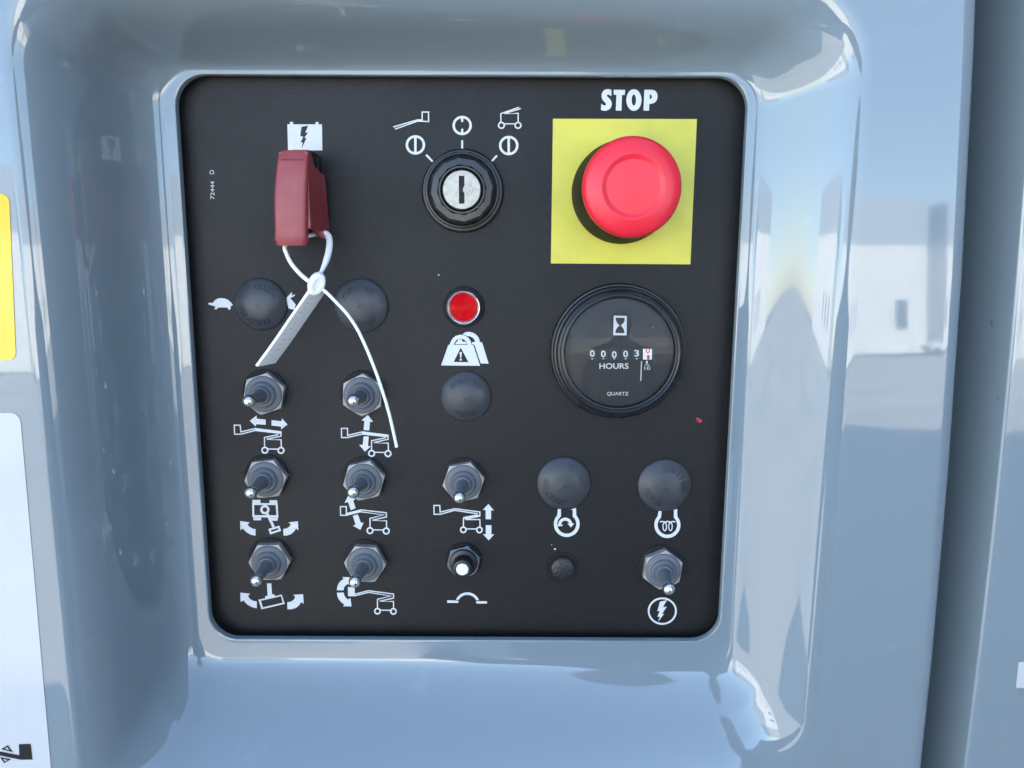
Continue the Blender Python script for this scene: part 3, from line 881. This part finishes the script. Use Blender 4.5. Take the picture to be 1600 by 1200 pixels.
for px, rad, rot, label in [
    ((407, 475.8), 42, 155, 'black dome plug beside the white tortoise symbol'),
    ((564, 478), 43, 10, 'black dome plug behind the thin tail of the white cable tie'),
    ((727.8, 620), 40, 0, 'black dome plug below the white weights symbol'),
    ((881, 755.6), 42, 130, 'black dome plug above the curved engine start arrow symbol'),
    ((1038.7, 759), 41.5, -48, 'black dome plug above the white coil symbol')]:
    c = P(*px, -0.001); c.y = 0
    sc = (P(px[0]+rad, px[1], 0).x - c.x)/RP
    t = thing('dome_plug', label, 'hole plug', c, 'black dome plugs with moulded lettering')
    for me, nm in ((PLUG_ME, 'dome'), (TXT1, 'moulded_lettering'), (TXT2, 'moulded_lettering')):
        q = part(nm, me, None, t, c, -radians(rot))
        q.scale = (sc, 1, sc)

# small blank plug
c = P(879, 887.5, 0)
t = thing('blank_plug', 'small textured black blanking button to the right of the white push button', 'hole plug', c)
part('button', lathe([(5.7*mm, .02*mm), (5.6*mm, .9*mm)] + [(5.4*mm*cos(a), (.9 + 1.5*sin(a))*mm) for a in [pi/2*i/9 for i in range(9)]] + [(0, 2.4*mm)], 40, ang=60), mat('crackle_black', (0.013, 0.013, 0.014), 0.38, bump=[(900, .0004, 2)]), t, c)
part('washer', lathe([(7.9*mm, .02*mm), (7.8*mm, .16*mm), (6.0*mm, .16*mm), (5.9*mm, .03*mm)], 48), BLKMATTE, t, c)

# ------------------------------------------------------------------ emergency stop button
c = P(971.5, 301.5, 0)
t = thing('emergency_stop_button', 'red mushroom push button on the yellow square below STOP', 'push button', c)
part('collar', lathe([(21.3*mm, .1*mm), (21.3*mm, 2.5*mm), (21.0*mm, 7*mm), (19.6*mm, 14*mm), (18.0*mm, 24*mm), (10*mm, 24*mm)], 72), BLKMATTE, t, c)
prof = [(10, 23.5), (17.2, 23.5), (18.4, 24.0), (19.1, 25.2), (19.35, 26.6), (19.3, 28.0), (19.0, 29.3), (18.3, 30.4), (17.1, 31.3), (15.0, 32.1), (12.6, 32.6), (12.2, 32.68), (11.95, 32.6), (10.5, 31.75), (10.25, 31.68), (9.9, 31.7), (6, 31.85), (3, 31.93), (0, 31.95)]
part('mushroom_head', lathe([(a*mm, b*mm) for a, b in prof], 96, ang=60), RED, t, c)

# ------------------------------------------------------------------ key switch
c = P(723, 298.5, -0.001); c.y = 0
t = thing('key_switch', 'round black key switch with a bare metal lock face', 'key switch', c)
part('flange', lathe([(a*mm, b*mm) for a, b in [(17.4, .02), (17.3, 1.4), (16.6, 2.2), (15.2, 2.4), (14, 2.4)]], 72), BLKPL, t, c)
part('bezel', lathe([(a*mm, b*mm) for a, b in [(15.6, 2.3), (15.7, 4.4), (15.3, 5.0), (14.7, 5.1), (13.9, 4.6), (13.4, 4.5), (12, 4.5)]], 72), BLKPL, t, c)
bm = bmesh.new()
def ngon(n, r, h, ph=0.0): return [Vector((r*cos(2*pi*i/n+ph), -h, r*sin(2*pi*i/n+ph))) for i in range(n)]
prism_loop(bm, [ngon(12, 13.9*mm, 4.3*mm, .1), ngon(12, 13.9*mm, 6.2*mm, .1), ngon(12, 12.9*mm, 7.0*mm, .1), ngon(12, 10.3*mm, 7.2*mm, .1), ngon(12, 10.0*mm, 5.5*mm, .1)], cap=False)
bmesh.ops.recalc_face_normals(bm, faces=bm.faces)
part('nut', bm, BLKPL, t, c)
part('inner_ring', lathe([(a*mm, b*mm) for a, b in [(9.9, 4), (9.9, 6.9), (9.6, 7.2), (9.0, 7.2), (8.6, 6.6), (8.4, 6.4), (8.3, 5)]], 60), BLKPL, t, c)
# lock face with its keyway cut in
def lock_face():
    bm = bmesh.new()
    h = 7.6*mm; n = 56
    outer = [Vector((7.7*mm*cos(2*pi*i/n), 7.7*mm*sin(2*pi*i/n), 0)) for i in range(n)]
    w, hz = 1.15*mm, 5.6*mm
    slot = [Vector((-w, -hz, 0)), Vector((w, -hz, 0)), Vector((w, hz, 0)), Vector((-w, hz, 0))]
    tris = tessellate_polygon([outer, slot])
    vs = [bm.verts.new((q.x, -h, q.y)) for q in outer + slot]
    for tt in tris:
        f = bm.faces.new([vs[i] for i in tt]); f.normal_update()
        if f.normal.y > 0: f.normal_flip()
    rim = [bm.verts.new((8.1*mm*cos(2*pi*i/n), -h + .4*mm, 8.1*mm*sin(2*pi*i/n))) for i in range(n)]
    low = [bm.verts.new((8.1*mm*cos(2*pi*i/n), -4.5*mm, 8.1*mm*sin(2*pi*i/n))) for i in range(n)]
    for i in range(n):
        j = (i+1) % n
        bm.faces.new((vs[i], rim[i], rim[j], vs[j])); bm.faces.new((rim[i], low[i], low[j], rim[j]))
    sb = [bm.verts.new((q.x, -h + 2.5*mm, q.y)) for q in slot]
    for i in range(4):
        j = (i+1) % 4
        bm.faces.new((vs[n+i], vs[n+j], sb[j], sb[i]))
    return smooth(bm, 30)
part('lock_face', lock_face(), CYL, t, c)
bm = bmesh.new(); world_box(bm, -1.25*mm, 1.25*mm, -5.6*mm, -4.4*mm, -5.7*mm, 5.7*mm)
part('keyway', bm, DECAL_K, t, c)
part('dimple', lathe([(2.1*mm, 7.6*mm), (2.05*mm, 7.72*mm), (1.7*mm, 7.75*mm), (1.2*mm, 7.68*mm), (0, 7.64*mm)], 24), CYL, t, c + Vector((2.6*mm, 0, .1*mm)))
part('wafer', lathe([(1.5*mm, 5.5*mm), (1.5*mm, 7.62*mm), (1.1*mm, 7.66*mm), (0, 7.66*mm)], 20), DECAL_K, t, c + Vector((0.5*mm, 0, .1*mm)))

# ------------------------------------------------------------------ red warning lamp
c = P(725, 479.5, 0)
t = thing('warning_lamp', 'small red indicator lamp in a chrome ring above the weights symbol', 'indicator lamp', c)
part('washer', lathe([(a*mm, b*mm) for a, b in [(8.9, .02), (8.9, .7), (8.6, 1.0), (6, 1.0)]], 48), BLKMATTE, t, c)
part('ring', lathe([(a*mm, b*mm) for a, b in [(7.5, .9), (7.5, 3.0), (7.3, 3.7), (6.9, 4.0), (6.5, 3.8), (6.25, 3.3), (6.15, 2.4)]], 56, ang=60), CHROME, t, c)
lp = [(6.2, 1.8), (6.15, 2.6)]
for i in range(11):
    r = 5.9 - i*0.535
    lp += [(r, 2.7 + .10*(5.9-r)), (r-.27, 2.7 + .10*(5.9-r) - .30)]
lp.append((0, 3.2))
part('lens', lathe([(a*mm, b*mm) for a, b in lp], 48, ang=20), LENS, t, c)

# ------------------------------------------------------------------ push button circuit breaker
c = P(724.3, 877.5, -0.0025); c.y = 0
t = thing('breaker_button', 'black push button with a white centre in a hex nut', 'push button', c)
part('washer', lathe([(a*mm, b*mm) for a, b in [(8.3, .02), (8.3, .6), (8.0, .9), (5, .9)]], 48), BLKMATTE, t, c)
part('nut', hexnut(13.9*mm, .9*mm, 3.6*mm, .9*mm, 4*mm), NUTDK, t, c, .25)
part('knurled_ring', lathe([((6.5 + .10*0)*mm, 3.4*mm), (6.5*mm, 4.2*mm), (6.2*mm, 4.9*mm), (5.0*mm, 5.2*mm), (4.5*mm, 5.3*mm), (4.4*mm, 4.9*mm)], 64), BLKPL, t, c)
part('barrel', lathe([(a*mm, b*mm) for a, b in [(4.35, 4.6), (4.35, 10.6), (4.1, 11.1), (3.3, 11.3), (2.95, 11.1), (2.9, 10)]], 40), BLKPL, t, c)
part('button', lathe([(a*mm, b*mm) for a, b in [(2.75, 9.5), (2.75, 11.3), (2.5, 11.6), (0, 11.65)]], 36), WHITEPL, t, c)

# ------------------------------------------------------------------ hour meter
c = P(966, 549.8, -0.002); c.y = 0
t = thing('hour_meter', 'round black hour meter reading 00003 behind scratched glass', 'hour meter', c)
part('base_ring', lathe([(a*mm, b*mm) for a, b in [(29.7, .02), (29.7, 1.6), (29.2, 2.4), (27, 2.6)]], 96), BLKPL, t, c)
part('bezel', lathe([(a*mm, b*mm) for a, b in [(28.6, 2.2), (28.6, 4.2), (28.1, 5.2), (27.4, 5.5), (27.1, 6.4), (26.6, 7.2), (25.8, 7.5), (25.3, 7.2), (25.0, 7.25), (24.4, 7.6), (24.0, 7.5), (23.7, 7.0), (23.6, 4.6)]], 96, ang=40), BLKPL, t, c)
part('dial', lathe([(23.9*mm, 4.8*mm), (0, 4.8*mm)], 64), FACE, t, c)
part('glass', lathe([(23.7*mm, 6.6*mm), (23.3*mm, 6.75*mm), (0, 6.95*mm)], 64), GLASS, t, c)
yd = -4.8*mm
s, o = 8, (900, 480)
p = Print(yd).poly(tr([(472,105),(635,110),(632,352),(465,350)], o, s), tr([(495,130),(610,133),(607,170),(592,200),(560,227),(588,260),(602,290),(605,325),(490,322),(497,285),(515,255),(545,228),(515,200),(500,170)], o, s))
p.done('hourglass_symbol', t)
p = Print(yd).text('HOURS', 936.6, 982, 567.5, 576.3, 0.012); p.done('hours_lettering', t)
p = Print(yd).text('QUARTZ', 948.5, 982, 612.4, 618.8, 0.006); p.done('quartz_lettering', t)
p = Print(yd).stroke([(1002.4, 564), (1001.2, 595)], 1.5); p.done('divider_line', t)
p = Print(yd).text('1', 1009.4, 1012.2, 563.8, 568.6, 0.004).stroke([(1007.5, 570.4), (1015, 570.4)], 0.9).text('10', 1006.8, 1015.8, 572.4, 578, 0.004); p.done('tenths_lettering', t)
DRUM = mat('counter_drum', (0.02, 0.02, 0.021), 0.45)
for i, (d, x, y) in enumerate([('0', 925.4, 552.3), ('0', 942.7, 553), ('0', 959.8, 554), ('0', 977.5, 553), ('3', 994.8, 552)]):
    w = Print(yd).poly([(x-6.8, 545), (x+6.8, 545), (x+6.8, 561.5), (x-6.8, 561.5)]).done('counter_drum', t, DRUM)
    q = Print(yd-.00008).text(d, x-3.7, x+3.7, y-5.2, y+5.2, 0.022)
    q.poly([(x-1.4, 560), (x+1.4, 560), (x+1.4, 561.2), (x-1.4, 561.2)])
    q = q.done('digit', t); q.parent = w; q.location = FRAME[t]-FRAME[w]
w = Print(yd).poly([(1004.6, 545), (1018.8, 545.4), (1018.4, 561.8), (1004.6, 561.8)]).done('counter_drum', t, WHITEPL, 'white tenths drum with red figures')
q = Print(yd-.00008).text('0', 1009, 1015.5, 543.9, 552, 0.01).text('1', 1011, 1015, 555, 561.5, 0.01).done('digit', t, REDINK); q.parent = w; q.location = FRAME[t]-FRAME[w]

# ------------------------------------------------------------------ guarded switch
base = P(476, 308, 0)
t = thing('guarded_switch', 'switch under a closed dark red flip guard below the battery symbol', 'switch', base)
yf = -0.025
TL, TR_, BR, BL = P(433, 233, yf), P(480, 234.5, yf), P(478.5, 383, yf), P(427.5, 383.5, yf)
def guard():
    bm = bmesh.new()
    # front plate, slightly bowed, with soft edges
    n, m_ = 16, 12
    zt, zb = TL.z, BL.z
    def xl(f): return TL.x + (BL.x-TL.x)*f - .0007*sin(pi*min(1, f*1.25))
    def xrr(f): return TR_.x + (BR.x-TR_.x)*f
    loops = []
    for i in range(n+1):
        f = i/n
        z = zt + (zb-zt)*f
        e = .0011*(max(0, 1 - min(f, 1-f)*n/1.0))
        a, b = xl(f), xrr(f)
        yy = yf + .0016*(1-f)**3 + e*.9 - .0006*sin(pi*f)
        r = .0012
        ring = [(a+e, yy+.0034), (a+e*.5, yy+r), (a+r*.35+e, yy+r*.35), (a+r+e, yy)]
        for k in range(1, m_): ring.append((a+r+e + (b-a-2*r-2*e)*k/m_, yy - .00035*sin(pi*k/m_)))
        ring += [(b-r-e, yy), (b-r*.35-e, yy+r*.35), (b-e*.5, yy+r), (b-e, yy+.0034)]
        loops.append([Vector((x, y, z)) for x, y in ring])
    prism_loop(bm, loops)
    # side walls (the right one shows): outline in depth and height, flaring towards the panel
    def zpx(py): return P(490, py, -.012).z
    outl = [(yf+.0020, TL.z-.0008), (-.0195, TL.z-.001), (-.0188, zpx(246)), (-.0165, zpx(262)), (-.0120, zpx(268)), (-.0060, zpx(271)), (-.0050, zpx(285)), (-.0036, zpx(330)), (-.0026, zpx(358)), (-.0030, zpx(367)), (-.0060, zpx(373)), (-.0105, zpx(372)), (-.0150, zpx(366)), (-.0185, zpx(360)), (yf+.0020, zpx(358))]
    for side, x0, sg in ((0, TR_.x-.0006, 1), (1, TL.x+.0002, -1)):
        th = .0014
        A = [Vector((x0 + sg*(.0030*(y-yf)/.022 - .0001), y, z)) for y, z in outl]
        B = [v - Vector((sg*th, 0, 0)) for v in A]
        va = [bm.verts.new(v) for v in A]; vb = [bm.verts.new(v) for v in B]
        bm.faces.new(va); bm.faces.new(list(reversed(vb)))
        k = len(va)
        for i in range(k): bm.faces.new((va[i], vb[i], vb[(i+1) % k], va[(i+1) % k]))
    bmesh.ops.recalc_face_normals(bm, faces=bm.faces)
    return smooth(bm, 40)
part('flip_guard', shifted(guard(), FRAME[t]), MAROON, t, label='dark red plastic flip guard')
# moulded rib line near the top and thin ridge down the right
bm = bmesh.new()
def bar(bm, a, b, r): tube(bm, [a, (a+b)/2, b], r, 8)
bar(bm, P(438, 248.5, yf+.0002), P(473, 249, yf+.0002), .00022)
part('moulded_rib', shifted(bm, FRAME[t]), MAROON, t)
bm = bmesh.new()
for z0, z1, y0, x0, x1 in ((P(490, 238, -.012).z, P(490, 352, -.004).z, -.0045, TL.x+.0035, TR_.x-.0008), (P(490, 236, -.012).z, P(490, 274, -.006).z, -.0165, TL.x+.0030, TR_.x-.0012)):
    world_box(bm, x0, x1, y0, -0.00002, z1, z0)
bmesh.ops.bevel(bm, geom=bm.edges[:], offset=.0007, segments=2, affect='EDGES')
part('hinge_bracket', shifted(smooth(bm, 40), FRAME[t]), BLKPL, t)
bm = bmesh.new()
q = [P(496, 262, -.008), P(499, 290, -.006), P(512.5, 322, -.0015), P(505, 334, -.002), P(500, 325, -.004)]
prism_loop(bm, [q, [v + Vector((-.004, .0005, 0)) for v in q]]); bmesh.ops.recalc_face_normals(bm, faces=bm.faces)
part('side_gusset', shifted(bm, FRAME[t]), GREYPL, t)
bm = lathe([(2.6*mm, 4*mm), (2.4*mm, 8*mm), (1.9*mm, 17*mm), (1.2*mm, 18.5*mm), (0, 18.8*mm)], 24)
part('lever', bm, STEEL, t, Vector((base.x-.0020, 0, base.z)))

# ------------------------------------------------------------------ cable tie looped through the guard
t = thing('cable_tie', 'white nylon cable tie looped through the dark red guard, its tail hanging down', 'cable tie', P(494, 443, -.024))
loop_px = [(496,437,-.0245),(501,427,-.022),(508,412,-.018),(513,396,-.014),(515,380,-.0105),(513.5,370,-.0085),(508.5,365,-.0080),(502,364.5,-.0090),(488,367,-.012),(468,372,-.016),(452,377,-.0185),(445,386,-.0195),(447.5,396,-.0205),(455,411.5,-.022),(468,427,-.0235),(482,439,-.0245),(494,446,-.0250)]
pts = catmull([P(*q) for q in loop_px], 8)
n = len(pts)
rads = [(.00085 + .00055*max(0, min(1, (i/n-.08)*14))*max(0, min(1, (.45-i/n)*10))) for i in range(n)]
bm = bmesh.new(); tube(bm, pts, rads, 12, 0.8)
part('loop', shifted(bm, FRAME[t]), TIE, t)
tail_px = [(497,447,-.0262),(510,457,-.0262),(528,475,-.0258),(543,491.5,-.0253),(557,512,-.0247),(568,534,-.0243),(577.5,556,-.0238),(593,597,-.0228),(608,646,-.0205),(619.4,696,-.0180)]
bm = bmesh.new(); tube(bm, catmull([P(*q) for q in tail_px], 8), .00068, 12, 0.75)
part('tail', shifted(bm, FRAME[t]), TIE, t)
bm = bmesh.new()
pe = P(619.5, 697, -.0180)
bmesh.ops.create_uvsphere(bm, u_segments=14, v_segments=8, radius=.00078, matrix=Matrix.Translation(pe))
part('tail_tip', shifted(smooth(bm, 80), FRAME[t]), TIE, t)
# locking head: a fat rounded disc
hc = P(494.5, 443.5, -.0262)
bm = lathe([(0, -2.2*mm), (2.2*mm, -2.2*mm)] + [((2.4 + .9*cos(a))*mm, (2.0*sin(a))*mm) for a in [radians(-80 + 16*i) for i in range(11)]] + [(1.6*mm, 1.85*mm), (1.3*mm, 1.3*mm), (0, 1.3*mm)], 36, ang=50)
bmesh.ops.scale(bm, vec=(1.0, 1.05, 1.5), verts=bm.verts)
bmesh.ops.rotate(bm, verts=bm.verts, cent=(0, 0, 0), matrix=Matrix.Rotation(radians(24), 3, 'Y') @ Matrix.Rotation(radians(30), 3, 'Z'))
part('locking_head', bm, TIE, t, hc)
# flat marker flag with fine teeth
pa = catmull([P(491,449,-.0270), P(484,456,-.0272), P(478,465,-.0275), P(455,498,-.0283), P(429,536,-.0292), P(402,573,-.0300)], 6)
bm = bmesh.new(); loops = []
for i, v in enumerate(pa):
    f = i/(len(pa)-1)
    k = 0.45 + 0.55*min(1, f*4)
    wv = Vector((.0044, .0080, .0002))*k
    tv = Vector((-.0010, .0006, .0005))
    loops.append([v, v + wv, v + wv - tv*0 + Vector((.0002, .0012, 0)), v + tv + Vector((0, .0010, 0)), v + tv])
prism_loop(bm, loops); bmesh.ops.recalc_face_normals(bm, faces=bm.faces)
flag = part('marker_flag', shifted(smooth(bm, 30), FRAME[t]), TIE, t)
bm = bmesh.new()
rnd = random.Random(7)
for i in range(16):
    f = .24 + .72*i/16
    v = pa[int(f*(len(pa)-1))].lerp(pa[min(len(pa)-1, int(f*(len(pa)-1))+1)], (f*(len(pa)-1)) % 1)
    wv = Vector((.0044, .0080, .0002))
    nrm = wv.cross((pa[-1]-pa[8])).normalized()
    if nrm.y > 0: nrm = -nrm
    a = v + wv*rnd.uniform(.18, .4) + nrm*.00005
    b = a + wv*rnd.uniform(.12, .35) + (pa[-1]-pa[8]).normalized()*rnd.uniform(-.0006, .0006)
    bar(bm, a, b, .00007)
part('flag_marks', shifted(bm, FRAME[t]), mat('embossed_grey', (0.30, 0.31, 0.32), 0.5), t)

# ------------------------------------------------------------------ render settings
scene.render.engine = 'CYCLES'
scene.cycles.max_bounces = 10
scene.cycles.glossy_bounces = 6
scene.cycles.transparent_max_bounces = 8
scene.cycles.caustics_reflective = False
scene.cycles.caustics_refractive = False
